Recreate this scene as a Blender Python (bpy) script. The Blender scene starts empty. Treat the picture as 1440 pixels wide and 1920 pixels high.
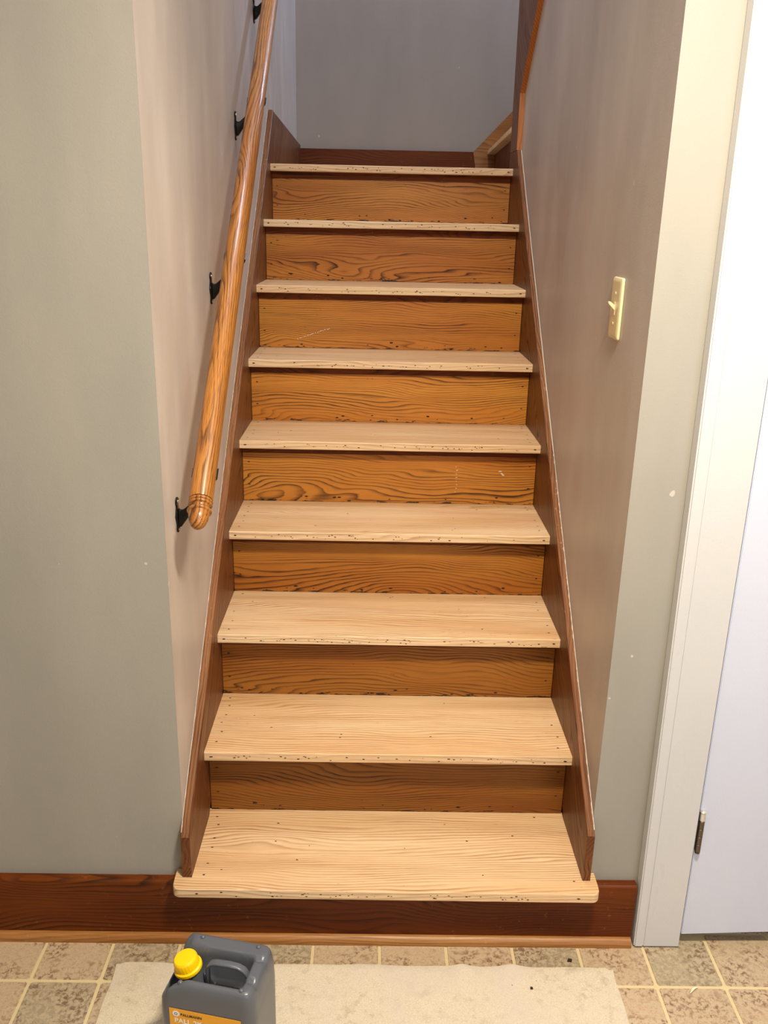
import bpy, bmesh, math, random
from mathutils import Vector, Matrix, noise
random.seed(4)
C = bpy.context.scene
col = C.collection
PI = math.pi

# ---------------------------------------------------------------- camera
cd = bpy.data.cameras.new('camera'); cam = bpy.data.objects.new('camera', cd); col.objects.link(cam)
cam.location = (-0.047, -1.5909, 1.5552)
cam.rotation_euler = (1.2510, -0.0202, -0.0068)
cd.sensor_fit = 'VERTICAL'; cd.sensor_height = 36.0; cd.lens = 1648.0/1920*36.0
cd.clip_start = 0.02; cd.clip_end = 60
C.camera = cam

# ---------------------------------------------------------------- world and view
w = bpy.data.worlds.new('world'); C.world = w; w.use_nodes = True
w.node_tree.nodes['Background'].inputs[0].default_value = (0.62, 0.68, 0.80, 1)
w.node_tree.nodes['Background'].inputs[1].default_value = 0.3
vs = C.view_settings
vs.view_transform = 'Standard'; vs.look = 'None'; vs.gamma = 1; vs.use_curve_mapping = False
vs.exposure = 0.0

# ---------------------------------------------------------------- lamps
def area(name, loc, target, size, power, color, sizey=None):
    l = bpy.data.lights.new(name, 'AREA'); l.energy = power; l.color = color
    l.shape = 'RECTANGLE' if sizey else 'DISK'; l.size = size
    if sizey: l.size_y = sizey
    o = bpy.data.objects.new(name, l); col.objects.link(o); o.location = loc
    d = Vector(target) - Vector(loc)
    o.rotation_euler = d.to_track_quat('-Z', 'Y').to_euler()
    return o
area('ceiling_lamp_light', (0.34, -0.86, 2.42), (0.34, -0.86, 0), 0.26, 64, (1.0, 0.88, 0.70))
area('upper_hall_light', (0.05, 0.75, 4.35), (0.0, 1.5, 1.5), 0.6, 34, (0.88, 0.89, 1.0))  # added fill to lift the dark upper risers, no fixture seen there
area('room_window_light', (1.1, -3.05, 1.6), (-0.2, 0.3, 1.2), 1.5, 30, (0.70, 0.79, 1.0), 1.3)
area('stairwell_window_light', (1.5, 2.86, 3.9), (-0.45, 1.3, 1.9), 0.5, 38, (0.56, 0.70, 1.0), 0.35)

# ---------------------------------------------------------------- helpers
def lin(r, g, b):
    f = lambda c: (c/255/12.92) if c/255 <= 0.04045 else ((c/255+0.055)/1.055)**2.4
    return (f(r), f(g), f(b), 1)

def tag(o, label=None, cat=None, group=None, kind=None):
    if label: o['label'] = label
    if cat: o['category'] = cat
    if group: o['group'] = group
    if kind: o['kind'] = kind
    return o

def empty(name, loc, rz=0):
    o = bpy.data.objects.new(name, None); col.objects.link(o)
    o.location = loc; o.rotation_euler = (0, 0, rz); o.empty_display_size = 0.05
    return o

SEED = [0]
def obj(name, bm, mats, parent=None, loc=(0, 0, 0), rot=(0, 0, 0), seed=None, smooth=False, rel=True):
    """link bm as one mesh object; verts are in the frame given by loc/rot (parent-local when parented)"""
    me = bpy.data.meshes.new(name)
    bm.normal_update(); bm.to_mesh(me); bm.free()
    if not isinstance(mats, (list, tuple)): mats = [mats]
    for m in mats: me.materials.append(m)
    o = bpy.data.objects.new(name, me); col.objects.link(o)
    o.location = loc; o.rotation_euler = rot
    if parent: o.parent = parent
    SEED[0] += 1
    o['seed'] = float(seed if seed is not None else SEED[0]*1.37)
    if smooth:
        for p in me.polygons: p.use_smooth = True
        if smooth != 'all':
            me.set_sharp_from_angle(angle=math.radians(35))
    return o

def struct(name, bm, m, parent=None, **k):
    o = obj(name, bm, m, parent, **k)
    if not parent: o['kind'] = 'structure'
    return o

def box(bm, x0, x1, y0, y1, z0, z1, bev=0, seg=2, mi=0):
    r = bmesh.ops.create_cube(bm, size=1)
    vs = r['verts']
    for v in vs:
        v.co = Vector(((x0+x1)/2 + v.co.x*(x1-x0), (y0+y1)/2 + v.co.y*(y1-y0), (z0+z1)/2 + v.co.z*(z1-z0)))
    fs = set(f for v in vs for f in v.link_faces)
    for f in fs: f.material_index = mi
    if bev:
        es = list(set(e for v in vs for e in v.link_edges))
        bmesh.ops.bevel(bm, geom=es, offset=bev, segments=seg, profile=0.5, affect='EDGES')
    return bm

def prism(bm, pts, axis, a, b, bev=0, seg=2, mi=0):
    """extrude polygon pts along axis (0 x,1 y,2 z) from a to b"""
    def P(p, t):
        if axis == 0: return (t, p[0], p[1])
        if axis == 1: return (p[0], t, p[1])
        return (p[0], p[1], t)
    A = [bm.verts.new(P(p, a)) for p in pts]; B = [bm.verts.new(P(p, b)) for p in pts]
    n = len(pts); fs = [bm.faces.new(A), bm.faces.new(B[::-1])]
    for i in range(n): fs.append(bm.faces.new((A[i], B[i], B[(i+1) % n], A[(i+1) % n])))
    for f in fs: f.material_index = mi
    bmesh.ops.recalc_face_normals(bm, faces=fs)
    if bev:
        es = list(set(e for f in fs for e in f.edges))
        bmesh.ops.bevel(bm, geom=es, offset=bev, segments=seg, profile=0.5, affect='EDGES')
    return bm

def lathe(bm, prof, M=None, seg=32, mi=0, ribs=None):
    """prof: list of (r, h) around local z"""
    rings = []
    for r, h in prof:
        ring = []
        for i in range(seg):
            a = 2*PI*i/seg; rr = r
            v = Vector((rr*math.cos(a), rr*math.sin(a), h))
            if M: v = M @ v
            ring.append(bm.verts.new(v))
        rings.append(ring)
    fs = []
    for k in range(len(rings)-1):
        for i in range(seg):
            j = (i+1) % seg
            fs.append(bm.faces.new((rings[k][i], rings[k][j], rings[k+1][j], rings[k+1][i])))
    fs.append(bm.faces.new(rings[0][::-1])); fs.append(bm.faces.new(rings[-1]))
    for f in fs: f.material_index = mi
    bmesh.ops.recalc_face_normals(bm, faces=fs)
    return bm

# ---------------------------------------------------------------- materials
class NT:
    def __init__(s, name):
        s.m = bpy.data.materials.new(name); s.m.use_nodes = True
        s.t = s.m.node_tree; s.b = s.t.nodes['Principled BSDF']
    def n(s, typ, **k):
        nd = s.t.nodes.new(typ)
        for a, v in k.items(): setattr(nd, a, v)
        return nd
    def l(s, a, b): s.t.links.new(a, b)
    def val(s, sock, v):
        if hasattr(v, 'is_output') or isinstance(v, bpy.types.NodeSocket): s.l(v, sock)
        else: sock.default_value = v
    def math(s, op, a, b=0.0, c=0.0, clamp=False):
        nd = s.n('ShaderNodeMath', operation=op, use_clamp=clamp)
        s.val(nd.inputs[0], a); s.val(nd.inputs[1], b); s.val(nd.inputs[2], c)
        return nd.outputs[0]
    def vmath(s, op, a, b=(0, 0, 0)):
        nd = s.n('ShaderNodeVectorMath', operation=op)
        s.val(nd.inputs[0], a); s.val(nd.inputs[1], b)
        return nd.outputs[0]
    def mapping(s, v, loc=(0, 0, 0), rot=(0, 0, 0), scale=(1, 1, 1)):
        nd = s.n('ShaderNodeMapping'); s.l(v, nd.inputs[0])
        nd.inputs[1].default_value = loc; nd.inputs[2].default_value = rot; nd.inputs[3].default_value = scale
        return nd.outputs[0]
    def noise(s, v, scale, detail=2, rough=0.5, dist=0, color=False):
        nd = s.n('ShaderNodeTexNoise'); s.l(v, nd.inputs['Vector'])
        nd.inputs['Scale'].default_value = scale; nd.inputs['Detail'].default_value = detail
        nd.inputs['Roughness'].default_value = rough; nd.inputs['Distortion'].default_value = dist
        return nd.outputs['Color' if color else 'Fac']
    def ramp(s, f, stops, interp='LINEAR'):
        nd = s.n('ShaderNodeValToRGB'); s.l(f, nd.inputs[0])
        r = nd.color_ramp; r.interpolation = interp
        while len(r.elements) < len(stops): r.elements.new(0.5)
        for e, (p, c) in zip(r.elements, stops):
            e.position = p; e.color = c if isinstance(c, (tuple, list)) else (c, c, c, 1)
        return nd.outputs[0]
    def mix(s, f, a, b, mode='MIX'):
        nd = s.n('ShaderNodeMix', data_type='RGBA', blend_type=mode)
        s.val(nd.inputs[0], f); s.val(nd.inputs[6], a); s.val(nd.inputs[7], b)
        return nd.outputs[2]
    def rng(s, v, a, b, c, d):
        nd = s.n('ShaderNodeMapRange'); s.l(v, nd.inputs[0])
        for i, q in enumerate((a, b, c, d)): nd.inputs[i+1].default_value = q
        return nd.outputs[0]
    def objco(s): return s.n('ShaderNodeTexCoord').outputs['Object']
    def seed(s):
        return s.n('ShaderNodeAttribute', attribute_type='OBJECT', attribute_name='seed').outputs['Fac']
    def bump(s, h, strength, dist=0.001):
        nd = s.n('ShaderNodeBump'); nd.inputs['Strength'].default_value = strength
        nd.inputs['Distance'].default_value = dist; s.l(h, nd.inputs['Height']); s.l(nd.outputs[0], s.b.inputs['Normal'])

def plain(name, c, rough=0.5, metal=0.0, bumpy=0, spec=0.5):
    g = NT(name); g.b.inputs['Base Color'].default_value = c
    g.b.inputs['Roughness'].default_value = rough; g.b.inputs['Metallic'].default_value = metal
    g.b.inputs['Specular IOR Level'].default_value = spec
    if bumpy:
        g.bump(g.noise(g.objco(), 300, 3), bumpy)
    return g.m

def wood(name, light, dark, tint, axis='x', rings=1.0, contrast=1.0, rough=0.35, figure=1.0, pores=0.5,
         specks=0.0, coat=0.0, wear=None, spec=0.5, grime=0.0, thin=0.0, darken=False):
    g = NT(name)
    co = g.objco(); sd = g.seed()
    rot = {'x': (0, 0, 0), 'y': (0, 0, -PI/2), 'z': (0, PI/2, 0), 'slope': (0.0, 0.0, -PI/2)}[axis]
    if axis == 'slope':   # grain runs up the flight in the YZ plane: tilt about X first
        co2 = g.mapping(co, rot=(-math.atan(0.87), 0, 0)); co2 = g.mapping(co2, rot=(0, 0, -PI/2))
    else:
        co2 = g.mapping(co, rot=rot)
    off = g.n('ShaderNodeCombineXYZ')
    g.l(g.math('MULTIPLY', sd, 3.17), off.inputs[0]); g.l(g.math('MULTIPLY', sd, 1.73), off.inputs[1]); g.l(g.math('MULTIPLY', sd, 0.91), off.inputs[2])
    p = g.vmath('ADD', co2, off.outputs[0])
    # slow field stretched along the grain: its contour lines are the growth rings
    slow = g.noise(g.mapping(p, scale=(1.7, 7.0, 7.0)), 1.0, 1.5, 0.45, 0.35)
    fine = g.noise(g.mapping(p, scale=(6, 40, 40)), 1.0, 2, 0.5)
    sep = g.n('ShaderNodeSeparateXYZ'); g.l(co2, sep.inputs[0])
    yz = g.math('ADD', sep.outputs[1], g.math('MULTIPLY', sep.outputs[2], 0.9))
    f = g.math('MULTIPLY', slow, 9.0*figure)
    f = g.math('ADD', f, g.math('MULTIPLY', yz, 42.0))
    f = g.math('ADD', f, g.math('MULTIPLY', fine, 0.45))
    f = g.math('MULTIPLY', f, 1.55*rings)
    fr = g.math('FRACT', f)
    t = thin
    ring = g.ramp(fr, [(0.0, 0.05), (0.38+t*0.4, 0.12), (0.74+t*0.2, 0.75), (0.86+t*0.1, 1.0), (0.95, 0.35), (1.0, 0.05)])
    # lines vary in strength from ring to ring and along the board
    amp = g.noise(g.mapping(p, scale=(2.2, 26, 26)), 1.0, 2, 0.6)
    amp = g.rng(amp, 0.3, 0.66, 0.22, 1.0)
    ring = g.math('MULTIPLY', ring, amp)
    ring = g.math('MULTIPLY', ring, contrast, clamp=True)
    streak = g.noise(g.mapping(p, scale=(14, 620, 620)), 1.0, 2, 0.65)
    pore = g.rng(streak, 0.52, 0.72, 0.0, pores)
    pore = g.math('MULTIPLY', pore, g.rng(slow, 0.3, 0.7, 0.5, 1.0))
    fac = g.math('ADD', ring, pore, clamp=True)
    c = g.mix(fac, light, dark)
    cloud = g.noise(g.mapping(p, scale=(1.4, 9, 9)), 1.0, 2, 0.5)
    c = g.mix(g.rng(cloud, 0.35, 0.7, 0.0, 0.8), c, tint, 'MULTIPLY')
    if specks:
        s1 = g.noise(g.mapping(p, scale=(38, 200, 200)), 1.0, 2, 0.6)
        s2 = g.noise(g.mapping(p, scale=(2.5, 9, 9)), 1.0, 1)
        m = g.math('MULTIPLY', g.rng(s1, 0.70, 0.76, 0, 1), g.rng(s2, 0.48, 0.6, 0, 1))
        c = g.mix(g.math('MULTIPLY', m, specks, clamp=True), c, lin(52, 30, 18))
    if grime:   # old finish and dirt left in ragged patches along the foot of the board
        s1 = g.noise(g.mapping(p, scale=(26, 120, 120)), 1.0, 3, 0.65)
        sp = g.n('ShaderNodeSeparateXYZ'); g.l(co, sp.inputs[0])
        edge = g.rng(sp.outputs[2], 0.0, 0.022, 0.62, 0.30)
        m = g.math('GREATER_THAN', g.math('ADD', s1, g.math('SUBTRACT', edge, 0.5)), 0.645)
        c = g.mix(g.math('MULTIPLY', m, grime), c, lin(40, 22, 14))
    if wear:
        s1 = g.noise(co, 55, 4, 0.7); s2 = g.noise(co, 6, 2)
        m = g.math('MULTIPLY', g.rng(s1, 0.60, 0.70, 0, 1), g.rng(s2, 0.45, 0.62, 0, 1))
        c = g.mix(g.math('MULTIPLY', m, 0.55), c, wear)
    if darken:
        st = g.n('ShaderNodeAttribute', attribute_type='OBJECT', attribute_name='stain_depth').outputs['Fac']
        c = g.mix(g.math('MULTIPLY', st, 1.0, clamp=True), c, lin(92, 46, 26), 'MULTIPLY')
    g.l(c, g.b.inputs['Base Color'])
    rr = g.rng(fac, 0, 1, rough, min(1, rough+0.18)); g.l(rr, g.b.inputs['Roughness'])
    g.b.inputs['Specular IOR Level'].default_value = spec
    g.b.inputs['Coat Weight'].default_value = coat; g.b.inputs['Coat Roughness'].default_value = 0.12
    h = g.math('SUBTRACT', 1.0, g.math('ADD', g.math('MULTIPLY', ring, 0.5), g.math('MULTIPLY', pore, 0.8)))
    g.bump(h, 0.25, 0.0006)
    return g.m

M = {}
M['tread'] = wood('sanded_oak', lin(226, 196, 154), lin(164, 118, 76), lin(238, 218, 194), 'x', rings=1.9, contrast=0.95,
                  rough=0.6, figure=0.5, pores=0.35, specks=0.7, spec=0.3)
M['nose'] = wood('sanded_oak_edge', lin(238, 210, 170), lin(140, 98, 62), lin(240, 226, 214), 'x', rings=1.6, contrast=0.6,
                 rough=0.6, figure=0.4, pores=0.4, specks=1.0, spec=0.3)
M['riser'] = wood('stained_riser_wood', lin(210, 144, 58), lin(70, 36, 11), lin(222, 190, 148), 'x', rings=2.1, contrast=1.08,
                  rough=0.42, figure=0.75, pores=0.35, specks=0.8, grime=0.9, thin=0.35, coat=0.04, darken=True, spec=0.35)
M['skirt'] = wood('stained_skirt_wood', lin(124, 76, 40), lin(62, 36, 20), lin(205, 172, 145), 'slope', rings=1.4, contrast=1.0,
                  rough=0.38, figure=0.9, pores=0.55, specks=0.3, coat=0.04, spec=0.3, wear=lin(160, 125, 95))
M['skirt_top'] = wood('worn_skirt_edge_wood', lin(150, 104, 68), lin(74, 46, 28), lin(200, 176, 160), 'slope', rings=2.2, contrast=0.9,
                  rough=0.55, figure=0.4, pores=0.8, specks=0.3, spec=0.2, wear=lin(190, 155, 120))
M['base'] = wood('dark_baseboard_wood', lin(112, 55, 10), lin(48, 23, 5), lin(205, 158, 98), 'x', rings=1.3, contrast=0.9,
                 spec=0.22, rough=0.45, figure=1.0, pores=0.45, specks=0.2, coat=0.0, wear=lin(150, 100, 58))
M['shoe'] = wood('shoe_moulding_wood', lin(176, 124, 66), lin(96, 58, 26), lin(215, 188, 150), 'x', rings=1.3, contrast=0.7,
                 rough=0.4, figure=0.7, pores=0.5, specks=0.3, wear=lin(180, 140, 95))
M['rail'] = wood('varnished_rail_wood', lin(192, 130, 56), lin(84, 46, 16), lin(220, 190, 150), 'slope', rings=2.0, contrast=1.1,
                 rough=0.32, figure=0.5, pores=1.1, coat=0.25)
M['orange'] = wood('orange_edge_wood', lin(200, 122, 48), lin(120, 62, 22), lin(215, 180, 160), 'z', rings=1.4, contrast=0.7, rough=0.4, figure=0.5)  # light on the raking board's front edge, put into its colour

def paint(name, base, var, rough=0.5, streak=0.3, scale=1.0):
    g = NT(name); co = g.objco()
    n1 = g.noise(g.mapping(co, scale=(2.2, 2.2, 0.8)), 1.6*scale, 3, 0.55)
    n2 = g.noise(g.mapping(co, scale=(6, 6, 1.6)), 1.5*scale, 4, 0.6)
    c = g.mix(g.rng(n1, 0.35, 0.65, 0, 1), base, var)
    c = g.mix(g.rng(n2, 0.45, 0.75, 0, streak), c, lin(235, 228, 220), 'MIX') if streak else c
    # little knocks and flecks
    fl = g.noise(co, 26, 2, 0.5); c = g.mix(g.rng(fl, 0.775, 0.79, 0, 0.5), c, lin(225, 218, 205))
    g.l(c, g.b.inputs['Base Color'])
    g.l(g.rng(n2, 0.3, 0.7, rough-0.08, rough+0.1), g.b.inputs['Roughness'])
    g.b.inputs['Specular IOR Level'].default_value = 0.4
    hb = g.math('ADD', g.noise(co, 260, 3, 0.6), g.math('MULTIPLY', g.noise(co, 14, 3), 1.2))
    g.bump(hb, 0.22, 0.0012)
    return g.m
M['wall'] = paint('grey_beige_wall_paint', lin(160, 156, 147), lin(152, 149, 142), 0.5, 0.03)
M['wall_side'] = paint('stairwell_wall_paint', lin(198, 188, 178), lin(180, 170, 162), 0.42, 0.16)  # same paint as the front wall, lightened to stand in for stairwell light
M['wall_back'] = paint('landing_wall_paint', lin(156, 147, 138), lin(149, 141, 133), 0.5, 0.03)
M['ceiling'] = paint('ceiling_paint', lin(225, 222, 214), lin(220, 216, 208), 0.7, 0)
M['room'] = paint('far_room_paint', lin(190, 186, 176), lin(182, 178, 170), 0.6, 0)
M['white'] = paint('white_gloss_paint', lin(208, 208, 210), lin(202, 203, 206), 0.32, 0)
M['door'] = paint('white_door_paint', lin(208, 215, 234), lin(203, 210, 231), 0.36, 0)
M['caulk'] = plain('old_caulk', lin(222, 210, 190), 0.7)
M['hole'] = plain('nail_hole_dark', lin(46, 28, 18), 0.9)
M['black'] = plain('black_cast_metal', lin(26, 25, 24), 0.3, 0.6)
M['brass'] = plain('worn_bright_metal', lin(215, 200, 165), 0.25, 0.9)
M['hinge'] = plain('aged_hinge_metal', lin(110, 98, 88), 0.35, 0.85)
M['hinge2'] = plain('bright_hinge_tip', lin(225, 222, 215), 0.3, 0.6)
M['ivory'] = plain('ivory_plastic', lin(228, 213, 170), 0.28)
M['grey'] = plain('grey_jug_plastic', lin(90, 94, 101), 0.3, bumpy=0.03)
M['cap'] = plain('yellow_cap_plastic', lin(255, 206, 4), 0.3)
M['orange_label'] = plain('amber_label_paper', lin(236, 166, 30), 0.4)
M['label_white'] = plain('label_white_print', lin(240, 235, 230), 0.4)
M['label_black'] = plain('label_black_print', lin(28, 20, 14), 0.4)
M['label_blue'] = plain('label_blue_print', lin(70, 80, 150), 0.4)
M['dark'] = plain('closet_dark_paint', lin(70, 66, 62), 0.8)  # unseen closet walls, coloured dark to keep the door gap in shade
M['shaving'] = plain('pale_wood_shaving', lin(238, 226, 200), 0.6)

# vinyl tile: mottled taupe with brown figuring, colour shifts tile to tile
g = NT('mottled_floor_tile'); co = g.objco(); sd = g.seed()
off = g.n('ShaderNodeCombineXYZ'); g.l(g.math('MULTIPLY', sd, 2.3), off.inputs[0]); g.l(g.math('MULTIPLY', sd, 1.1), off.inputs[1])
p = g.vmath('ADD', co, off.outputs[0])
rs = g.math('FRACT', g.math('MULTIPLY', sd, 0.618))
c = g.mix(g.ramp(rs, [(0.0, 0.0), (0.45, 0.1), (0.55, 0.9), (1.0, 1.0)]), lin(160, 146, 120), lin(188, 162, 132))
n1 = g.noise(p, 95, 5, 0.7, 0.5); n2 = g.noise(p, 14, 3, 0.5)
c = g.mix(g.rng(n1, 0.44, 0.58, 0, 0.6), c, lin(196, 178, 148))
c = g.mix(g.math('MULTIPLY', g.rng(n1, 0.50, 0.41, 0, 0.85), g.rng(n2, 0.42, 0.58, 0.0, 1)), c, lin(118, 84, 62))
c = g.mix(g.rng(g.noise(p, 240, 3), 0.55, 0.72, 0, 0.45), c, lin(110, 95, 78))
g.l(c, g.b.inputs['Base Color']); g.b.inputs['Roughness'].default_value = 0.42
g.bump(n1, 0.25, 0.0008); M['tile'] = g.m
g = NT('cream_grout'); c = g.mix(g.noise(g.objco(), 60, 3), lin(222, 204, 158), lin(206, 186, 144))
g.l(c, g.b.inputs['Base Color']); g.b.inputs['Roughness'].default_value = 0.6; M['grout'] = g.m

# felt mat
g = NT('cream_felt'); co = g.objco()
n1 = g.noise(co, 420, 4, 0.75, 0.8); n2 = g.noise(co, 5, 4, 0.6); n3 = g.noise(co, 42, 4, 0.7)
c = g.mix(g.rng(n1, 0.3, 0.7, 0, 1), lin(196, 182, 154), lin(234, 222, 198))
c = g.mix(g.rng(n2, 0.45, 0.66, 0, 0.55), c, lin(212, 199, 186))
c = g.mix(g.math('MULTIPLY', g.rng(n3, 0.52, 0.68, 0, 0.55), g.rng(n2, 0.40, 0.60, 1.0, 0.15)), c, lin(160, 138, 116))
fib = g.noise(g.mapping(co, scale=(30, 260, 30), rot=(0, 0, 0.4)), 1.0, 3, 0.7)
c = g.mix(g.rng(fib, 0.66, 0.74, 0, 0.5), c, lin(165, 140, 105))
sp = g.noise(co, 150, 1); c = g.mix(g.rng(sp, 0.80, 0.82, 0, 0.9), c, lin(70, 52, 38))
g.l(c, g.b.inputs['Base Color']); g.b.inputs['Roughness'].default_value = 0.95
g.b.inputs['Specular IOR Level'].default_value = 0.1
g.bump(g.math('ADD', n1, g.math('MULTIPLY', n3, 0.7)), 0.7, 0.0022); M['felt'] = g.m

# ---------------------------------------------------------------- measured layout (metres)
XL, XR, WT = -0.4498, 0.447, 0.02        # stairwell wall faces, front wall plane
HW = 0.4298                               # half width between the skirt boards
TZ = [0.1797, 0.3741, 0.5660, 0.7609, 0.9549, 1.1519, 1.3544, 1.5529, 1.7399]
TF = [-0.045, 0.1766, 0.4003, 0.6237, 0.8471, 1.0706, 1.2951, 1.5187, 1.7446]
RB = [0.2259, 0.4453, 0.6731, 0.8954, 1.1163, 1.3416, 1.566, 1.792]   # riser faces 2..9
TT = 0.024
YB = 3.06                                # back wall of the landing
YE = 1.85                                # end of the right partition
TILE, TX, TY = 0.1494, -0.0151, -0.118
CEIL, TOP = 2.45, 4.5
RX0, RX1, RY0 = -1.9, 1.9, -3.2          # the room behind the camera

# ---------------------------------------------------------------- floor with tiles
bm = bmesh.new(); box(bm, RX0, RX1, RY0, YB+0.1, -0.08, -0.0012)
floor = struct('floor', bm, M['grout'])
def tile_mesh(sx, sy):
    bm = bmesh.new(); h = 0.0034
    a, b = sx/2-h, sy/2-h
    q = 0.004
    pts = [(-a+q, -b), (a-q, -b), (a, -b+q), (a, b-q), (a-q, b), (-a+q, b), (-a, b-q), (-a, -b+q)]
    prism(bm, pts, 2, -0.006, 0.0)
    top = [f for f in bm.faces if f.normal.z > 0.9 or all(abs(v.co.z) < 1e-6 for v in f.verts)]
    bmesh.ops.bevel(bm, geom=[e for f in top for e in f.edges], offset=0.0011, segments=1, affect='EDGES')
    me = bpy.data.meshes.new('tile'); bm.normal_update(); bm.to_mesh(me); bm.free(); me.materials.append(M['tile'])
    return me
full = tile_mesh(TILE, TILE); dshort = (0.016 - TY); short = tile_mesh(TILE, dshort)
k = 0
for iy in range(-7, 3):
    for ix in range(-12, 13):
        x = TX + (ix+0.5)*TILE
        y0 = TY + iy*TILE
        me, y = full, y0 + TILE/2
        if iy >= 0 and x < 0.66:
            if iy > 0: continue
            me, y = short, y0 + dshort/2
        k += 1
        o = bpy.data.objects.new('tile', me); col.objects.link(o); o.parent = floor; o.location = (x, y, 0.0)
        o['seed'] = float((ix+iy) % 2)*0.8 + k*1.6180*3 + random.random()*0.3

# ---------------------------------------------------------------- walls
DX0, DX1, DH = 0.668, 1.45, 2.03         # doorway
bm = bmesh.new(); box(bm, RX0, XL-0.12, WT, 0.16, 0, CEIL+0.25); box(bm, XL-0.12, XL, WT, WT+0.0015, 0, CEIL+0.25)
struct('wall_front', bm, M['wall'])
bm = bmesh.new(); box(bm, XR, XR+0.11, WT, WT+0.0015, 0, CEIL+0.25); box(bm, XR+0.11, DX0, WT, 0.13, 0, CEIL+0.25)
box(bm, DX0, DX1, WT, 0.13, DH, CEIL+0.25); box(bm, DX1, RX1, WT, 0.13, 0, CEIL+0.25)
struct('wall_right_front', bm, M['wall'])
bm = bmesh.new(); box(bm, XL, XR, WT, 0.13, CEIL, CEIL+0.25); struct('wall_header', bm, M['wall'])
bm = bmesh.new(); box(bm, XL-0.12, XL, WT+0.0015, YB, 0, TOP)
struct('wall_left', bm, M['wall_side'])
bm = bmesh.new(); box(bm, XR, XR+0.11, WT+0.0015, YE-0.02, 0, TOP)
struct('wall_right', bm, M['wall_side'])
bm = bmesh.new(); box(bm, XL-0.12, 2.4, YB, YB+0.1, 0, TOP); struct('wall_back', bm, M['wall_back'])
bm = bmesh.new(); box(bm, 2.4, 2.5, YE-0.15, YB+0.1, 0, TOP); box(bm, XR+0.11, 2.4, YE-0.15, YE-0.03, 0, TOP)
struct('wall_upper_flight', bm, M['wall_side'])
bm = bmesh.new(); box(bm, XL-0.12, 2.5, 0.13, YB+0.1, TOP, TOP+0.08); box(bm, RX0, RX1, RY0, WT, CEIL, CEIL+0.08)
struct('ceiling', bm, M['ceiling'])
bm = bmesh.new(); box(bm, RX0-0.1, RX0, RY0, 0.16, 0, CEIL+0.08); box(bm, RX1, RX1+0.1, RY0, 0.7, 0, CEIL+0.08)
box(bm, RX0-0.1, RX1+0.1, RY0-0.1, RY0, 0, CEIL+0.08)
struct('wall_room', bm, M['room'])
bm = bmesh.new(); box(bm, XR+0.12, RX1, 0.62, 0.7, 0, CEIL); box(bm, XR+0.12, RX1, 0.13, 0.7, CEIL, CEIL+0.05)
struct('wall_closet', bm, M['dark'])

# ---------------------------------------------------------------- baseboards along the front
EL, ER = -0.467, 0.461                   # ends of the bottom tread's ears
bm = bmesh.new()
zt, zn, r = 0.1605, 0.1545, 0.006
xe = 0.5565
# board with a slot where the bottom tread laps over it
prism(bm, [(RX0, 0.0), (xe, 0.0), (xe, zt-r), (xe-0.004, zt-r), (ER+0.001, zt-r), (ER+0.001, zn), (EL-0.001, zn), (EL-0.001, zt-r), (RX0, zt-r)], 1, 0.0, WT)
for a, b in ((RX0, EL-0.001), (ER+0.001, xe)):      # rounded top edge
    pr = [(0.0, zt-r)] + [(r-r*math.cos(t), zt-r+r*math.sin(t)) for t in (0.4, 0.8, 1.2, PI/2)] + [(WT, zt), (WT, zt-r)]
    prism(bm, pr, 0, a, b)
struct('baseboard_front', bm, M['base'], seed=3.3)
bm = bmesh.new()
q = 0.014
prism(bm, [(0.0, 0.0), (-q, 0.0)] + [(-q*math.cos(t), 0.006+q*math.sin(t)) for t in (0.0, 0.3, 0.6, 0.9, 1.2, PI/2)], 0, RX0, 0.5555)
struct('trim_1', bm, M['shoe'], seed=8.1)

# ---------------------------------------------------------------- staircase
stair = empty('staircase', (0, 0.9, 0))
tag(stair, 'straight wooden staircase with pale sanded treads and dark stained risers climbing to a landing', 'staircase')
OY = -0.9
def sp(name, bm, m, **k):
    k.setdefault('loc', (0, 0, 0))
    l = k.pop('loc')
    return obj(name, bm, m, stair, loc=(l[0], l[1]+OY, l[2]), **k)

def hole(bm, x, y, z, r, normal='z'):
    n = 6; vs = []
    a0 = random.random()*6
    for i in range(n):
        a = a0+2*PI*i/n; rr = r*random.uniform(0.75, 1.25)
        if normal == 'z': vs.append(bm.verts.new((x+rr*1.7*math.cos(a), y+rr*math.sin(a), z)))
        else: vs.append(bm.verts.new((x+rr*2.1*math.cos(a), y, z+rr*0.9*math.sin(a))))
    f = bm.faces.new(vs if normal == 'z' else vs)
    f.material_index = 1

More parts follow.
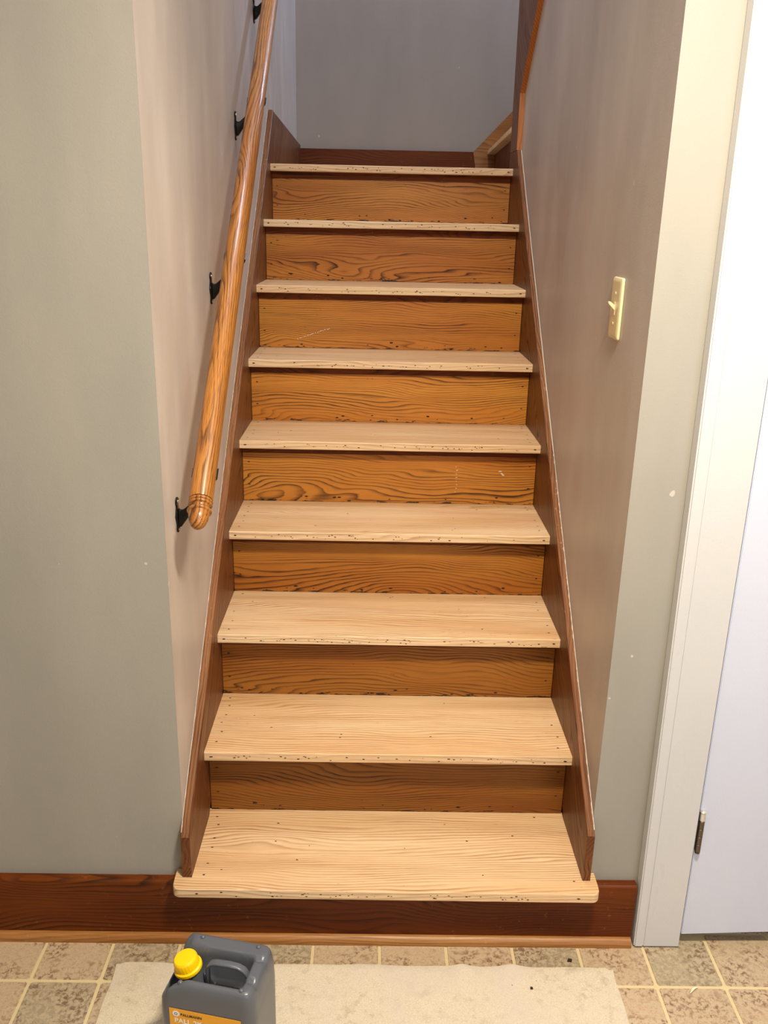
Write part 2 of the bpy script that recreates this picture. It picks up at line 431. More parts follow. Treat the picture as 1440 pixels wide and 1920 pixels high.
seeds_t = [12.0, 5.2, 7.7, 9.1, 14.2, 17.9, 21.3, 24.4, 29.8]
for i in range(9):
    zt_, yf = TZ[i], TF[i]
    yb = (RB[i]+0.004) if i < 8 else YB-0.001
    bm = bmesh.new()
    if i == 0:
        rr = 0.017
        def arc(cx, cy, a0, a1): return [(cx+rr*math.cos(a0+(a1-a0)*t/6), cy+rr*math.sin(a0+(a1-a0)*t/6)) for t in range(7)]
        pts = arc(EL+rr, yf+rr, PI, 1.5*PI) + arc(ER-rr, yf-0.003+rr, 1.5*PI, 2*PI) + [(ER, WT-0.001), (XR-0.001, WT-0.001), (XR-0.001, yb), (XL+0.001, yb), (XL+0.001, WT-0.001), (EL, WT-0.001)]
        prism(bm, pts, 2, -TT, 0.0)
    else:
        prism(bm, [(-HW, yf), (HW, yf), (HW, yb), (-HW, yb)], 2, -TT, 0.0)
    # ease the nosing edges
    es = [e for e in bm.edges if all(v.co.y < yf+0.03 for v in e.verts) and abs(e.verts[0].co.z-e.verts[1].co.z) < 1e-5]
    bmesh.ops.bevel(bm, geom=es, offset=0.0028, segments=3, profile=0.5, affect='EDGES')
    # nail holes near both ends and over the stringers, a few strays
    depth = (RB[i] if i < 8 else yf+0.25)-yf
    for sx in (-1, 1):
        for t in (0.14, 0.30, 0.48, 0.62, 0.80, 0.92):
            if random.random() < 0.8:
                hole(bm, sx*(HW-0.018-random.random()*0.01), yf+t*depth+random.uniform(-.008, .008), 0.0003, 0.0019)
    for _ in range(11 if i == 0 else 6):
        hole(bm, random.uniform(-.38, .38), yf+random.uniform(.06, .95)*depth, 0.0003, random.uniform(.001, .0019))
    x = -0.36
    while x < 0.38:
        if random.random() < 0.8: hole(bm, x, yf-0.0004-(0.003*(x+.4)/.8 if i == 0 else 0), -TT/2+random.uniform(-.006, .005), random.uniform(.0007, .0016), 'y')
        x += random.choice((random.uniform(.003, .008), random.uniform(0.008, 0.045)))
    for sx in (-1, 1): hole(bm, sx*(HW-0.016), yf-0.0004-(0.003 if i == 0 and sx > 0 else 0), -TT/2, 0.002, 'y')
    for f in bm.faces:
        if f.material_index == 0:
            f.normal_update()
            f.material_index = 2 if f.normal.y < -0.5 else 0
    sp('tread', bm, [M['tread'], M['hole'], M['nose']], loc=(0, 0, zt_), seed=seeds_t[i], smooth=False)

seeds_r = [2.1, 4.6, 6.4, 10.3, 13.5, 19.2, 22.7, 31.5]
for i in range(8):
    z0, z1, y = TZ[i], TZ[i+1]-TT, RB[i]
    bm = bmesh.new()
    box(bm, -HW+0.001, HW-0.001, y, y+0.018, 0.0008, z1-z0, 0)
    for _ in range(9):   # dark pits along the foot of the riser
        hole(bm, random.uniform(-.41, .41), y-0.0003, random.uniform(.004, .022), random.uniform(.0012, .003), 'y')
    for sx in (-1, 1):
        for t in (0.3, 0.7): hole(bm, sx*(HW-0.018), y-0.0003, t*(z1-z0), 0.0018, 'y')
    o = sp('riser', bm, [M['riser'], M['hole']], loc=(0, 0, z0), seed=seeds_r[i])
    o['stain_depth'] = (0.62, 0.5, 0.3, 0.12, 0.0, 0.0, 0.0, 0.0)[i]  # lowest risers multiplied darker, fading out up the flight
    # cove strip under the nosing
    bm = bmesh.new()
    zc = 0.0; h = 0.023; d = 0.012
    prism(bm, [(y, zc-0.0002), (y-d, zc-0.0002), (y-d, zc-0.004), (y-d*0.55, zc-0.010), (y-d*0.3, zc-h+0.003), (y-d*0.3, zc-h), (y, zc-h)], 0, -HW+0.001, HW-0.001)
    sp('cove_moulding', bm, M['skirt_dark'] if 'skirt_dark' in M else M['base'], loc=(0, 0, z1), seed=40+i*2.3)

# white scuffs on three of the risers, flecks of paint
def scuff(parent_loc, pts, r):
    bm = bmesh.new()
    for (x, y, z) in pts:
        a = random.uniform(-0.4, 0.8); l = r*random.uniform(1.2, 2.6); h = r*random.uniform(.5, .9)
        c, s = math.cos(a), math.sin(a)
        vs = [bm.verts.new((x+u*c-v*s, y, z+u*s+v*c)) for u, v in ((-l, -h*.4), (0, -h), (l, -h*.3), (l*.7, h), (-l*.6, h*.8))]
        bm.faces.new(vs)
    o = sp('paint_fleck', bm, M['caulk'], loc=parent_loc)
    tag(o, 'white paint scratch', kind='stuff')
yy = RB[5]-0.0006
scuff((0, 0, 0), [(-0.355+0.155*t+random.uniform(-.002, .002), yy, TZ[5]+0.012+0.052*t+random.uniform(-.001, .001)) for t in [k/24 for k in range(8, 25)]], 0.0014)
yy = RB[3]-0.0006
scuff((0, 0, 0), [(0.197+random.uniform(-.002, .002), yy, TZ[3]+0.115-0.011*k) for k in range(8)], 0.0012)
scuff((0, 0, 0), [(0.325, yy, TZ[3]+0.103), (0.330, yy, TZ[3]+0.096), (0.334, yy, TZ[3]+0.092)], 0.0022)

# skirt boards
def skirt(x_in, x_out, top, front_y, z_front, side, tail):
    bm = bmesh.new()
    pts = [(front_y, TZ[0]+0.0005), (front_y, z_front)] + top + tail + [(0.2, TZ[0]+0.0005)]
    a, b = sorted((x_in, x_out))
    prism(bm, pts, 0, a, b)
    for f in bm.faces:
        f.normal_update()
        if abs(f.normal.x) < 0.5 and (f.normal.z > 0.2): f.material_index = 1
    es = [e for e in bm.edges if len(e.link_faces) == 2 and any(f.material_index == 1 for f in e.link_faces) and any(abs(f.normal.x) > .5 for f in e.link_faces)]
    bmesh.ops.bevel(bm, geom=es, offset=0.0015, segments=1, affect='EDGES')
    o = sp('skirt_board', bm, [M['skirt'], M['skirt_top']], smooth=False)
    return o
ltop = [(-0.003, 0.292), (0.177, 0.450), (0.6887, 0.9136), (1.30, 1.432), (1.872, 1.927)]
skirt(-0.43, XL, ltop, -0.0095, 0.284, -1, [(1.885, 1.922), (1.885, 1.60)])
rtop = [(0.002, 0.308), (0.176, 0.459), (0.605, 0.836), (1.3127, 1.459), (1.688, 1.797)]
skirt(0.43, XR, rtop, -0.0065, 0.298, 1, [(YE-0.001, 1.797), (YE-0.001, 1.55)])
# raking board above the right skirt, wrapping the end of the partition
bm = bmesh.new()
prism(bm, [(1.690, 1.7975), (1.690, 1.977), (1.4326, 2.2027), (0.92, 2.655), (0.92, 3.0), (YE-.019, 3.0), (YE-.019, 1.7975)], 0, 0.43, XR)
for f in bm.faces:
    f.normal_update()
    if f.normal.y < -0.3 and abs(f.normal.x) < .5: f.material_index = 1
sp('raking_board', bm, [M['skirt'], M['orange']])

# paint and caulk line where boards meet the wall
def caulk(x0, x1, pts, jag):
    bm = bmesh.new(); up = []
    fine = []
    for (a, b) in zip(pts[:-1], pts[1:]):
        n = max(2, int(math.hypot(b[0]-a[0], b[1]-a[1])/0.006))
        for k_ in range(n): fine.append((a[0]+(b[0]-a[0])*k_/n, a[1]+(b[1]-a[1])*k_/n))
    fine.append(pts[-1])
    prev = None
    for (y, z) in fine:
        w_ = jag(y)
        v = [bm.verts.new((x0, y, z-0.001)), bm.verts.new((x0, y-0.6*w_, z+0.8*w_)), bm.verts.new((x0+(x1-x0)*min(1, w_/0.0016), y, z+0.0003))]
        if prev:
            for a_ in range(3):
                b_ = (a_+1) % 3
                bm.faces.new((prev[a_], prev[b_], v[b_], v[a_]))
        prev = v
    bmesh.ops.recalc_face_normals(bm, faces=bm.faces)
    sp('caulk_line', bm, M['caulk'])
caulk(XL+0.0002, XL+0.0016, ltop, lambda y: 0.0009+0.0010*max(0, noise.noise((y*60, 0, 0))))
caulk(XR-0.0002, XR-0.0022, rtop, lambda y: 0.0008+(0.0030*max(0, noise.noise((y*110, 3, 0))) if y < 0.75 else 0.0006))

# landing: boards round it, and the first steps of the flight that turns right
bm = bmesh.new(); prism(bm, [(1.886, TZ[8]+0.0005), (1.886, 1.922), (YB-0.02, 1.897), (YB-0.02, TZ[8]+0.0005)], 0, XL, -0.43)
sp('landing_baseboard', bm, M['skirt'])
bm = bmesh.new(); prism(bm, [(XL, TZ[8]+.0005), (0.440, TZ[8]+.0005), (0.413, 1.884), (XL, 1.884)], 1, YB-0.02, YB)
sp('landing_baseboard', bm, M['base'])
bm = bmesh.new(); prism(bm, [(0.441, TZ[8]+.0005), (0.4145, 1.884), (1.5, 1.884+1.118), (1.5, 2.75), (0.515, TZ[8]+.0005)], 1, YB-0.02, YB)
flight = empty('upper_staircase', (0.5, 2.4, TZ[8]))
tag(flight, 'short upper flight of stairs turning right from the landing behind the partition', 'staircase')
def up(name, bm, m): return obj(name, bm, m, flight, loc=(-0.5, -2.4, -TZ[8]))
up('raking_board', bm, M['shoe'])
bm = bmesh.new(); box(bm, 0.4305, XR+0.111, YE-0.018, YE, TZ[8]+0.001, 3.0, 0.001); up('corner_post_board', bm, M['skirt'])
for k_ in range(4):
    xn, z = 0.0+k_*0.2, 1.892+k_*0.19
    zp = TZ[8] if k_ == 0 else z-0.19
    na, nb = (YE+0.002, 0.434+xn), (YB-0.021, 0.484+xn)
    bm = bmesh.new(); prism(bm, [(na[1]+0.035, na[0]), (nb[1]+0.035, nb[0]), (nb[1]+0.053, nb[0]), (na[1]+0.053, na[0])], 2, zp+0.001, z-0.020); up('riser', bm, M['base'])
    bm = bmesh.new(); prism(bm, [(na[1], na[0]), (nb[1], nb[0]), (nb[1]+0.235, nb[0]), (na[1]+0.235, na[0])], 2, z-0.019, z, 0.0025)
    up('tread', bm, M['nose'])

# ---------------------------------------------------------------- handrail
SL = math.atan(0.8425)
RXA, RA = -0.388, 0.0238
dirv = Vector((0, math.cos(SL), math.sin(SL)))
p0 = Vector((RXA, 0.128, 1.069))
hr = empty('handrail', (RXA, 0.04, 0.98))
tag(hr, 'round varnished oak handrail on black brackets along the left stairwell wall', 'handrail')
O = Vector(hr.location)
# local frame: z along the rail going up
Mr = Matrix.Translation(p0-O) @ dirv.to_track_quat('Z', 'X').to_matrix().to_4x4()
s0, s1 = -0.072, 2.60
bm = bmesh.new()
lathe(bm, [(RA*0.985, s0), (RA, s0+0.001), (RA, s1-0.001), (RA*0.985, s1)], Mr, 40)
obj('rail', bm, M['rail'], hr, smooth=True, seed=6.6)
bm = bmesh.new()
prof = [(0.0004, s0-0.066), (0.007, s0-0.0645), (0.0125, s0-0.060), (0.0168, s0-0.052), (0.0196, s0-0.042), (0.0206, s0-0.033), (0.0203, s0-0.0300),
        (0.0225, s0-0.0295), (0.0243, s0-0.0275), (0.0243, s0-0.0255), (0.0225, s0-0.0235), (0.0188, s0-0.0230), (0.0180, s0-0.019), (0.0190, s0-0.0150), (0.0196, s0-0.0142), (0.0228, s0-0.0138),
        (0.0242, s0-0.0120), (0.0235, s0-0.0095), (0.0205, s0-0.0088), (0.0205, s0-0.0075), (0.0230, s0-0.0068), (0.0243, s0-0.0048), (0.0238, s0-0.0025), (0.0212, s0-0.0018), (0.0212, s0-0.0006), (0.021, s0+0.001)]
lathe(bm, prof, Mr, 40)
fin = obj('end_knob', bm, M['rail'], hr, smooth='all', seed=9.4)
fin['label'] = 'turned acorn end with two rings'
for (by, bz) in ((0.125, 0.973), (0.605, 1.391), (1.078, 1.798), (1.535, 2.176)):
    zr = p0.z + (by-p0.y)*math.tan(SL)
    base = Vector((XL, by, bz))-O
    bm = bmesh.new()
    # scalloped back plate: three lobes up the wall
    pl = []
    prof = [(0, -0.037), (0.006, -0.036), (0.009, -0.030), (0.006, -0.022), (0.010, -0.012), (0.0165, 0.0), (0.010, 0.012), (0.006, 0.020), (0.011, 0.027), (0.009, 0.035), (0.0, 0.039)]
    outline = prof + [(-a_, b_) for a_, b_ in prof[-2:0:-1]]
    prism(bm, [(base.y+a_, base.z+b_) for a_, b_ in outline], 0, base.x+0.0002, base.x+0.0042, 0.0012, 1)
    # arm: a web sweeping out and up to the saddle under the rail
    ax = RXA-O.x; top = zr-O.z-RA/math.cos(SL)*0.96
    ou = [(base.x+0.004, base.z-0.026), (base.x+0.010, base.z-0.024), (base.x+0.030, base.z+0.004), (ax+0.010, top-0.006), (ax+0.012, top), (ax-0.014, top+0.001),
          (base.x+0.026, base.z+0.022), (base.x+0.014, base.z+0.012), (base.x+0.008, base.z+0.011), (base.x+0.004, base.z+0.015)]
    prism(bm, ou, 1, base.y-0.0055, base.y+0.0055, 0.0018, 2)
    # saddle strap cupping the underside of the rail
    perp = Vector((0, -math.sin(SL), math.cos(SL)))
    cen = Vector((ax, by-O.y, zr-O.z))
    prev = None
    for t in range(13):
        a_ = -PI/2 + (t-6)*0.235
        ring = []
        for (dr, ds) in ((0.0002, -0.011), (0.003, -0.011), (0.003, 0.011), (0.0002, 0.011)):
            rr = RA+dr
            ring.append(bm.verts.new(cen + Vector((1, 0, 0))*rr*math.cos(a_) + perp*rr*math.sin(a_) + dirv*ds))
        if prev:
            for u in range(4): bm.faces.new((prev[u], prev[(u+1) % 4], ring[(u+1) % 4], ring[u]))
        else: bm.faces.new(ring)
        prev = ring
    bm.faces.new(prev[::-1])
    bmesh.ops.recalc_face_normals(bm, faces=bm.faces)
    br = obj('bracket', bm, M['black'], hr, smooth=True)
    for dz in (-0.030, 0.029):
        bm = bmesh.new()
        Ms = Matrix.Translation(base+Vector((0.004, 0, dz))) @ Matrix.Rotation(PI/2, 4, 'Y')
        lathe(bm, [(0.0036, 0), (0.0034, 0.0012), (0.0018, 0.0022), (0.0005, 0.0024)], Ms, 12)
        obj('screw', bm, M['brass'], br, smooth=True)

# ---------------------------------------------------------------- light switch on the right stairwell wall
sw = empty('light_switch', (XR-0.0005, 0.2435, 1.395))
tag(sw, 'ivory toggle light switch plate on the right stairwell wall', 'light switch')
bm = bmesh.new()
a_, b_ = 0.0365, 0.0615
prev = None
rings = []
for (ins, dx) in ((0, 0), (0, -0.002), (0.0015, -0.0048), (0.006, -0.0066), (0.009, -0.0068)):
    r_ = []
    for cx, cy, a0 in ((1, 1, 0), (-1, 1, PI/2), (-1, -1, PI), (1, -1, 1.5*PI)):
        for t in range(4):
            an = a0 + t*PI/6; rad = 0.005
            r_.append(bm.verts.new((dx, cx*(a_-ins-rad)+rad*math.cos(an), cy*(b_-ins-rad)+rad*math.sin(an))))
    rings.append(r_)
for k_ in range(len(rings)-1):
    n = len(rings[0])
    for i in range(n): bm.faces.new((rings[k_][i], rings[k_][(i+1) % n], rings[k_+1][(i+1) % n], rings[k_+1][i]))
bm.faces.new(rings[-1]); bmesh.ops.recalc_face_normals(bm, faces=bm.faces)
obj('wall_plate', bm, M['ivory'], sw, smooth=True)
bm = bmesh.new(); box(bm, -0.0075, -0.0066, -0.006, 0.006, -0.013, 0.013, 0.0003, 1)
prism(bm, [(-0.007, -0.004), (-0.020, 0.009), (-0.021, 0.013), (-0.017, 0.014), (-0.007, 0.006)], 1, -0.0045, 0.0045, 0.0008, 1)
obj('toggle', bm, M['ivory'], sw)
for dz in (-0.030, 0.030):
    bm = bmesh.new(); Ms = Matrix.Translation((-0.0066, 0, dz)) @ Matrix.Rotation(-PI/2, 4, 'Y')
    lathe(bm, [(0.0036, 0), (0.0033, 0.0009), (0.0012, 0.0014)], Ms, 14); obj('screw', bm, M['ivory'], sw, smooth=True)

# ---------------------------------------------------------------- door, its casing and hinge
def leanbox(bm, xb0, xb1, xt0, xt1, y0, y1, z0, z1, bev=0.0015):
    vs = [bm.verts.new(p) for p in ((xb0, y0, z0), (xb1, y0, z0), (xb1, y1, z0), (xb0, y1, z0), (xt0, y0, z1), (xt1, y0, z1), (xt1, y1, z1), (xt0, y1, z1))]
    fs = [bm.faces.new([vs[i] for i in q_]) for q_ in ((3, 2, 1, 0), (4, 5, 6, 7), (0, 1, 5, 4), (1, 2, 6, 5), (2, 3, 7, 6), (3, 0, 4, 7))]
    bmesh.ops.bevel(bm, geom=list(set(e for f in fs for e in f.edges)), offset=bev, segments=2, affect='EDGES')
bm = bmesh.new()
leanbox(bm, 0.5615, 0.584, 0.545, 0.575, -0.0125, WT, 0.003, 2.10, 0.003)
leanbox(bm, 0.5835, 0.664, 0.5745, 0.664, -0.0100, WT, 0.003, 2.10, 0.0012)
box(bm, 0.545, 1.56, -0.012, WT, 2.10, 2.19, 0.002); box(bm, 1.455, 1.55, -0.010, WT, 0.003, 2.10, 0.002)
struct('trim_2', bm, M['white'])
bm = bmesh.new(); box(bm, 0.664, 0.669, WT, 0.128, 0.003, DH); box(bm, 1.449, 1.454, WT, 0.128, 0.003, DH)
struct('trim_3', bm, M['white'])
bm = bmesh.new()
leanbox(bm, 0.6702, 1.447, 0.6702, 1.447, 0.0, 0.035, 0.0, 2.02, 0.0015)
for v in bm.verts:
    if v.co.z < 1: v.co.z += 0.0287 + (v.co.x-0.67)*0.045
dr = struct('door_1', bm, M['door'])
bm = bmesh.new()
hx, hz0, hz1 = 0.6745, 0.262, 0.362
n = 5; L = (hz1-hz0)/n
for i in range(n):
    Mt = Matrix.Translation((hx, -0.006, hz0+i*L))
    lathe(bm, [(0.0052, 0.0004), (0.0058, 0.001), (0.0058, L-0.001), (0.0052, L-0.0004)], Mt, 16, mi=1 if i == 4 else 0)
box(bm, 0.6695, 0.6795, -0.0016, 0.0004, hz0+0.002, hz1-0.002)
Mt = Matrix.Translation((hx, -0.006, hz1)); lathe(bm, [(0.0040, 0), (0.0066, 0.0008), (0.0066, 0.003), (0.003, 0.0055), (0.001, 0.006)], Mt, 16, mi=1)
Mt = Matrix.Translation((hx, -0.006, hz0-0.005)); lathe(bm, [(0.002, 0), (0.005, 0.001), (0.0055, 0.0045)], Mt, 16)
obj('hinge', bm, [M['hinge'], M['hinge2']], dr, smooth=True)

# ---------------------------------------------------------------- felt mat
bm = bmesh.new()
nx, ny = 130, 70
x0, x1, y0, y1 = -0.589, 0.497, -0.62, -0.0735
grid = {}
th = 0.0055
for i in range(nx+1):
    for j in range(ny+1):
        u, v = i/nx, j/ny
        x = x0+(x1-x0)*u + 0.004*noise.noise((v*6, u*2, 1)) ; y = y0+(y1-y0)*v
        if v > 0.9: y += (v-0.9)*10*0.0035*noise.noise((u*9, 5.0, 0)) + (-0.004 if (u < 0.008) else 0)
        edge = max(0.0, (v-0.80)/0.20)
        z = th + 0.0014*noise.noise((u*9, v*5, 0)) + edge**2*0.007*max(0, math.exp(-((x-0.165)/0.02)**2)+math.exp(-((x-0.275)/0.025)**2)+.3*math.exp(-((x+.15)/.04)**2)) + 0.0008*noise.noise((u*60, v*40, 2))
        if u > 0.985 and v > 0.97: y -= 0.006
        grid[i, j] = bm.verts.new((x, y, z))
for i in range(nx):
    for j in range(ny): bm.faces.new((grid[i, j], grid[i+1, j], grid[i+1, j+1], grid[i, j+1]))
bord = [(i, 0) for i in range(nx)] + [(nx, j) for j in range(ny)] + [(i, ny) for i in range(nx, 0, -1)] + [(0, j) for j in range(ny, 0, -1)]
low = []
for b in bord:
    c_ = grid[b].co; low.append(bm.verts.new((c_.x, c_.y, 0.0004)))
for k_ in range(len(bord)):
    a_, b_ = bord[k_], bord[(k_+1) % len(bord)]
    bm.faces.new((grid[b_], grid[a_], low[k_], low[(k_+1) % len(bord)]))
bm.faces.new(low[::-1])
bmesh.ops.recalc_face_normals(bm, faces=bm.faces)
mt = obj('floor_mat', bm, M['felt'], smooth=True)
tag(mt, 'cream felt floor mat lying on the tiles in front of the stairs', 'mat')

# ---------------------------------------------------------------- jug
JX, JY, JR = -0.3195, -0.303, math.radians(-12)
jug = empty('plastic_jug', (JX, JY, 0.0085), JR)
tag(jug, 'grey plastic jug with yellow screw cap and amber label standing on the felt mat', 'jug')
HX, HY, H = 0.0920, 0.069, 0.235
def sm(e0, e1, x):
    t = max(0, min(1, (x-e0)/(e1-e0))); return t*t*(3-2*t)
def rrect(t, hx, hy, r):
    """point on a rounded rectangle, t in 0..1, also the outward normal"""
    segs = []
    lx, ly, la = 2*(hx-r), 2*(hy-r), PI*r/2
    tot = 2*lx+2*ly+4*la; s = (t % 1)*tot
    corners = [((hx-r), -(hy-r), -PI/2), ((hx-r), (hy-r), 0), (-(hx-r), (hy-r), PI/2), (-(hx-r), -(hy-r), PI)]
    sides = [lx, ly, lx, ly]; st = [(-(hx-r), -hy, 1, 0), (hx, -(hy-r), 0, 1), ((hx-r), hy, -1, 0), (-hx, (hy-r), 0, -1)]
    for k_ in range(4):
        if s <= sides[k_]: a_ = st[k_]; return (a_[0]+a_[2]*s, a_[1]+a_[3]*s)
        s -= sides[k_]
        if s <= la:
            c_ = corners[k_]; an = c_[2]+s/r; return (c_[0]+r*math.cos(an), c_[1]+r*math.sin(an))
        s -= la
    return (-(hx-r), -hy)
def topz(x, y):
    a_, b_ = x/HX, y/HY
    # raised rim at the front, right and back; a trough in the middle that opens to the left
    inner = (1-sm(0.55, 0.72, -b_))*(1-sm(0.26, 0.44, b_))*(1-sm(0.54, 0.70, a_))
    z = H - 0.072*inner
    # the left end falls away, more so at the front where the cap stands
    left = sm(-0.68, -0.98, a_)
    z -= left*0.030*(1-0.55*sm(0.3, 0.75, b_)) + 0.014*sm(-0.35, -0.75, a_)*(1-sm(0.3, 0.6, b_))
    # front corner by the cap is lowered
    z += 0.020*inner*sm(-0.15, -0.4, a_)
    z -= 0.008*math.exp(-((b_-0.33)/0.05)**2)*sm(0.60, 0.75, a_)       # groove across the right rim
    z -= 0.008*math.exp(-((b_+0.40)/0.05)**2)*sm(0.60, 0.75, a_)
    return z
bm = bmesh.new()
N = 96
rings = []
for (z, ins) in ((0.0, 0.006), (0.003, 0.002), (0.008, 0.0), (0.06, 0.0), (0.10, 0.0), (0.14, 0.0), (0.17, 0.0), (0.18, 0.0004), (0.19, 0.0012)):
    rings.append([bm.verts.new((*rrect(i/N, HX-ins, HY-ins, 0.022-ins), z)) for i in range(N)])
# shoulder: curve inwards following the top height
for q_ in (0.2, 0.45, 0.7, 0.87, 0.97):
    ring = []
    for i in range(N):
        px, py = rrect(i/N, HX, HY, 0.022)
        f_ = 1.0
        ins = 0.0012 + 0.012*(1-math.sqrt(max(0, 1-q_*q_)))
        x, y = rrect(i/N, HX-ins, HY-ins, 0.022-ins)
        zt_ = topz(x*0.93, y*0.93)
        ring.append(bm.verts.new((x, y, 0.19 + (zt_-0.19)*(q_ if zt_ > 0.19 else q_))))
    rings.append(ring)
steps = 22
for s_ in range(steps):
    k2 = 1-(s_+0.6)/(steps)
    ring = []
    for i in range(N):
        x, y = rrect(i/N, HX-0.0132, HY-0.0132, 0.0088)
        # blend to smaller rounded rectangles
        hx, hy = (HX-0.0132)*k2, (HY-0.0132)*k2
        x, y = rrect(i/N, hx, hy, min(0.0088, min(hx, hy)*0.9))
        ring.append(bm.verts.new((x, y, topz(x, y))))
    rings.append(ring)
for k_ in range(len(rings)-1):
    for i in range(N):
        j = (i+1) % N; bm.faces.new((rings[k_][i], rings[k_][j], rings[k_+1][j], rings[k_+1][i]))
bm.faces.new(rings[0][::-1]); bm.faces.new(rings[-1])
# four stacking studs on the rim
for (sx, sy) in ((-0.051, 0.050), (0.061, 0.050), (-0.053, -0.051), (0.064, -0.051)):
    z = topz(sx, sy)
    lathe(bm, [(0.0048, z-0.001), (0.0046, z+0.001), (0.0034, z+0.0028), (0.0012, z+0.0034)], Matrix.Translation((sx, sy, 0)), 14)
bmesh.ops.recalc_face_normals(bm, faces=bm.faces)
obj('body', bm, M['grey'], jug, smooth='all')
# carrying handle bridging the trough
bm = bmesh.new()
path = [(-0.021, -0.002, 0.176), (-0.021, -0.002, 0.212), (-0.019, -0.002, 0.224), (-0.012, -0.002, 0.2325), (-0.002, -0.002, 0.2350), (0.022, -0.001, 0.2350), (0.040, -0.001, 0.2335), (0.050, -0.001, 0.229), (0.058, -0.001, 0.218), (0.064, -0.001, 0.200)]
prev = None
for k_, q_ in enumerate(path):
    a_ = Vector(path[max(0, k_-1)]); b_ = Vector(path[min(len(path)-1, k_+1)]); t_ = (b_-a_).normalized()
    side = Vector((0, 1, 0)); upv = t_.cross(side).normalized()
    ring = []
    for i in range(14):
        an = 2*PI*i/14; cc, ss = math.cos(an), math.sin(an)
        ring.append(bm.verts.new(Vector(q_) + side*0.0072*math.copysign(abs(cc)**0.6, cc) + upv*0.0034*math.copysign(abs(ss)**0.7, ss)))
    if prev:
        for i in range(14): bm.faces.new((prev[i], prev[(i+1) % 14], ring[(i+1) % 14], ring[i]))
    else: bm.faces.new(ring)
    prev = ring
bm.faces.new(prev[::-1]); bmesh.ops.recalc_face_normals(bm, faces=bm.faces)
obj('handle', bm, M['grey'], jug, smooth='all')
# neck, cap
Mc = Matrix.Translation((-0.0560, -0.006, 0.2115)) @ Matrix.Scale(0.87, 4) @ Matrix.Rotation(math.radians(-13), 4, 'Y') @ Matrix.Rotation(math.radians(4), 4, 'X')
bm = bmesh.new(); lathe(bm, [(0.026, -0.042), (0.025, 0.004)], Mc, 40); obj('neck', bm, M['grey'], jug, smooth=True)
bm = bmesh.new()
segn = 96; rings = []
for (r_, h_, rib) in ((0.0302, 0.004, 0), (0.0305, 0.006, 0), (0.0300, 0.0105, 0), (0.0262, 0.0122, 0), (0.0258, 0.014, 1), (0.0255, 0.029, 1), (0.0245, 0.0325, 0), (0.0222, 0.0350, 0), (0.016, 0.0357, 0), (0.002, 0.0357, 0)):
    rings.append([bm.verts.new(Mc @ Vector(((r_+(0.0006 if rib and (i//2) % 2 else 0))*math.cos(2*PI*i/segn), (r_+(0.0006 if rib and (i//2) % 2 else 0))*math.sin(2*PI*i/segn), h_))) for i in range(segn)])
for k_ in range(len(rings)-1):
    for i in range(segn): j = (i+1) % segn; bm.faces.new((rings[k_][i], rings[k_][j], rings[k_+1][j], rings[k_+1][i]))
bm.faces.new(rings[0][::-1]); bm.faces.new(rings[-1]); bmesh.ops.recalc_face_normals(bm, faces=bm.faces)
obj('cap', bm, M['cap'], jug, smooth=True)
# label on the front face
yl = -HY-0.0004
bm = bmesh.new(); LX0, LX1, LZ1 = -0.069, 0.068, 0.184
box(bm, LX0, LX1, yl-0.0002, yl+0.0003, 0.03, LZ1)
lab = obj('label', bm, M['orange_label'], jug)
bm = bmesh.new(); lathe(bm, [(0.0068, 0), (0.0068, 0.0002)], Matrix.Translation((LX0+0.013, yl-0.0003, LZ1-0.011)) @ Matrix.Rotation(PI/2, 4, 'X'), 28); obj('logo_disc', bm, M['label_white'], lab)
bm = bmesh.new()
for i in range(20):
    a0, a1 = 2*PI*i/20, 2*PI*(i+1)/20
    cx, cz = LX0+0.013, LZ1-0.011
    bm.faces.new([bm.verts.new((cx+r_*math.cos(a_), yl-0.0007, cz+r_*math.sin(a_))) for r_, a_ in ((0.0031, a0), (0.0031, a1), (0.0020, a1), (0.0020, a0))])
bmesh.ops.recalc_face_normals(bm, faces=bm.faces); obj('logo_ring', bm, M['label_blue'], lab)
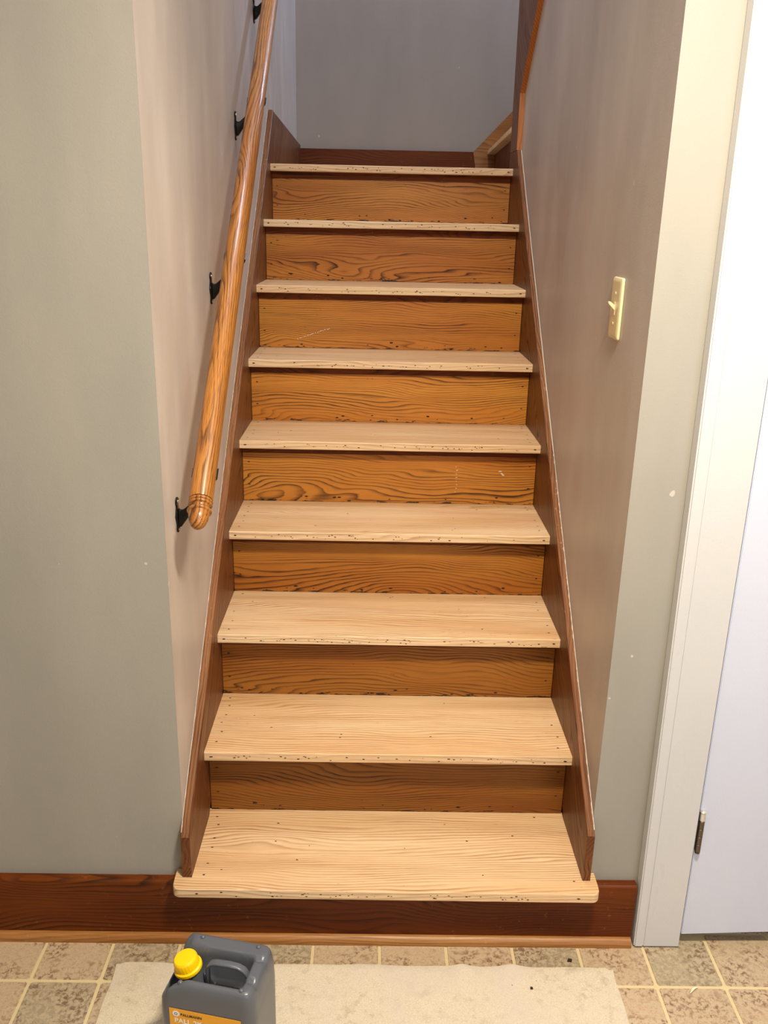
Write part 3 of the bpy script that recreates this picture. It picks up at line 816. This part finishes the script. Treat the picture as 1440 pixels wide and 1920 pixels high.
def text(body, x, z, size, m, bold=0.0):
    cu = bpy.data.curves.new('printed_text', 'FONT'); cu.body = body; cu.size = size; cu.offset = bold; cu.extrude = 0.0001
    t = bpy.data.objects.new('tmp', cu); col.objects.link(t)
    dg = bpy.context.evaluated_depsgraph_get(); me = bpy.data.meshes.new_from_object(t.evaluated_get(dg))
    bpy.data.objects.remove(t)
    me.materials.clear(); me.materials.append(m)
    o = bpy.data.objects.new('printed_text', me); col.objects.link(o); o.parent = lab
    o.location = (x, yl-0.0005, z); o.rotation_euler = (PI/2, 0, 0)
text('PALLMANN', LX0+0.0215, LZ1-0.0140, 0.0080, M['label_black'], 0.00018)
text('PALL 2K', LX0+0.009, LZ1-0.0315, 0.0150, M['label_white'], 0.0003)

# ---------------------------------------------------------------- small litter on the floor
def chip(name, loc, pts, h, m, label, rz=0):
    bm = bmesh.new(); prism(bm, pts, 2, 0, h); o = obj(name, bm, m, loc=loc, rot=(0, 0, rz)); tag(o, label, 'debris'); return o
chip('debris_chip', (0.408, -0.0505, 0.0002), [(-.006, -.003), (.004, -.004), (.006, .002), (-.002, .0045)], 0.003, M['hole'], 'dark wood crumb on the tile between mat and shoe moulding')
chip('debris_chip', (0.309, -0.132, 0.0062), [(-.0025, -.002), (.003, -.002), (.003, .002), (-.002, .003)], 0.0025, M['hole'], 'small black crumb on the right half of the cream mat')
bm = bmesh.new(); prev = None
for k_ in range(13):
    t = k_/12; a_ = t*2.0-0.6
    x, y = -0.013+0.026*t, 0.0035*math.sin(a_*1.6); z = 0.0006+0.003*math.sin(PI*t)
    wv = 0.0016*(0.4+math.sin(PI*t))
    v = [bm.verts.new((x, y-wv, z)), bm.verts.new((x, y+wv, z)), bm.verts.new((x, y+wv, z+0.0008)), bm.verts.new((x, y-wv, z+0.0008))]
    if prev:
        for u in range(4): bm.faces.new((prev[u], prev[(u+1) % 4], v[(u+1) % 4], v[u]))
    else: bm.faces.new(v)
    prev = v
bm.faces.new(prev[::-1]); bmesh.ops.recalc_face_normals(bm, faces=bm.faces)
o = obj('wood_shaving', bm, M['shaving'], loc=(0.660, -0.128, 0.0002), rot=(0, 0, 0.35))
tag(o, 'pale curled wood shaving on the tile in front of the door', 'shaving')
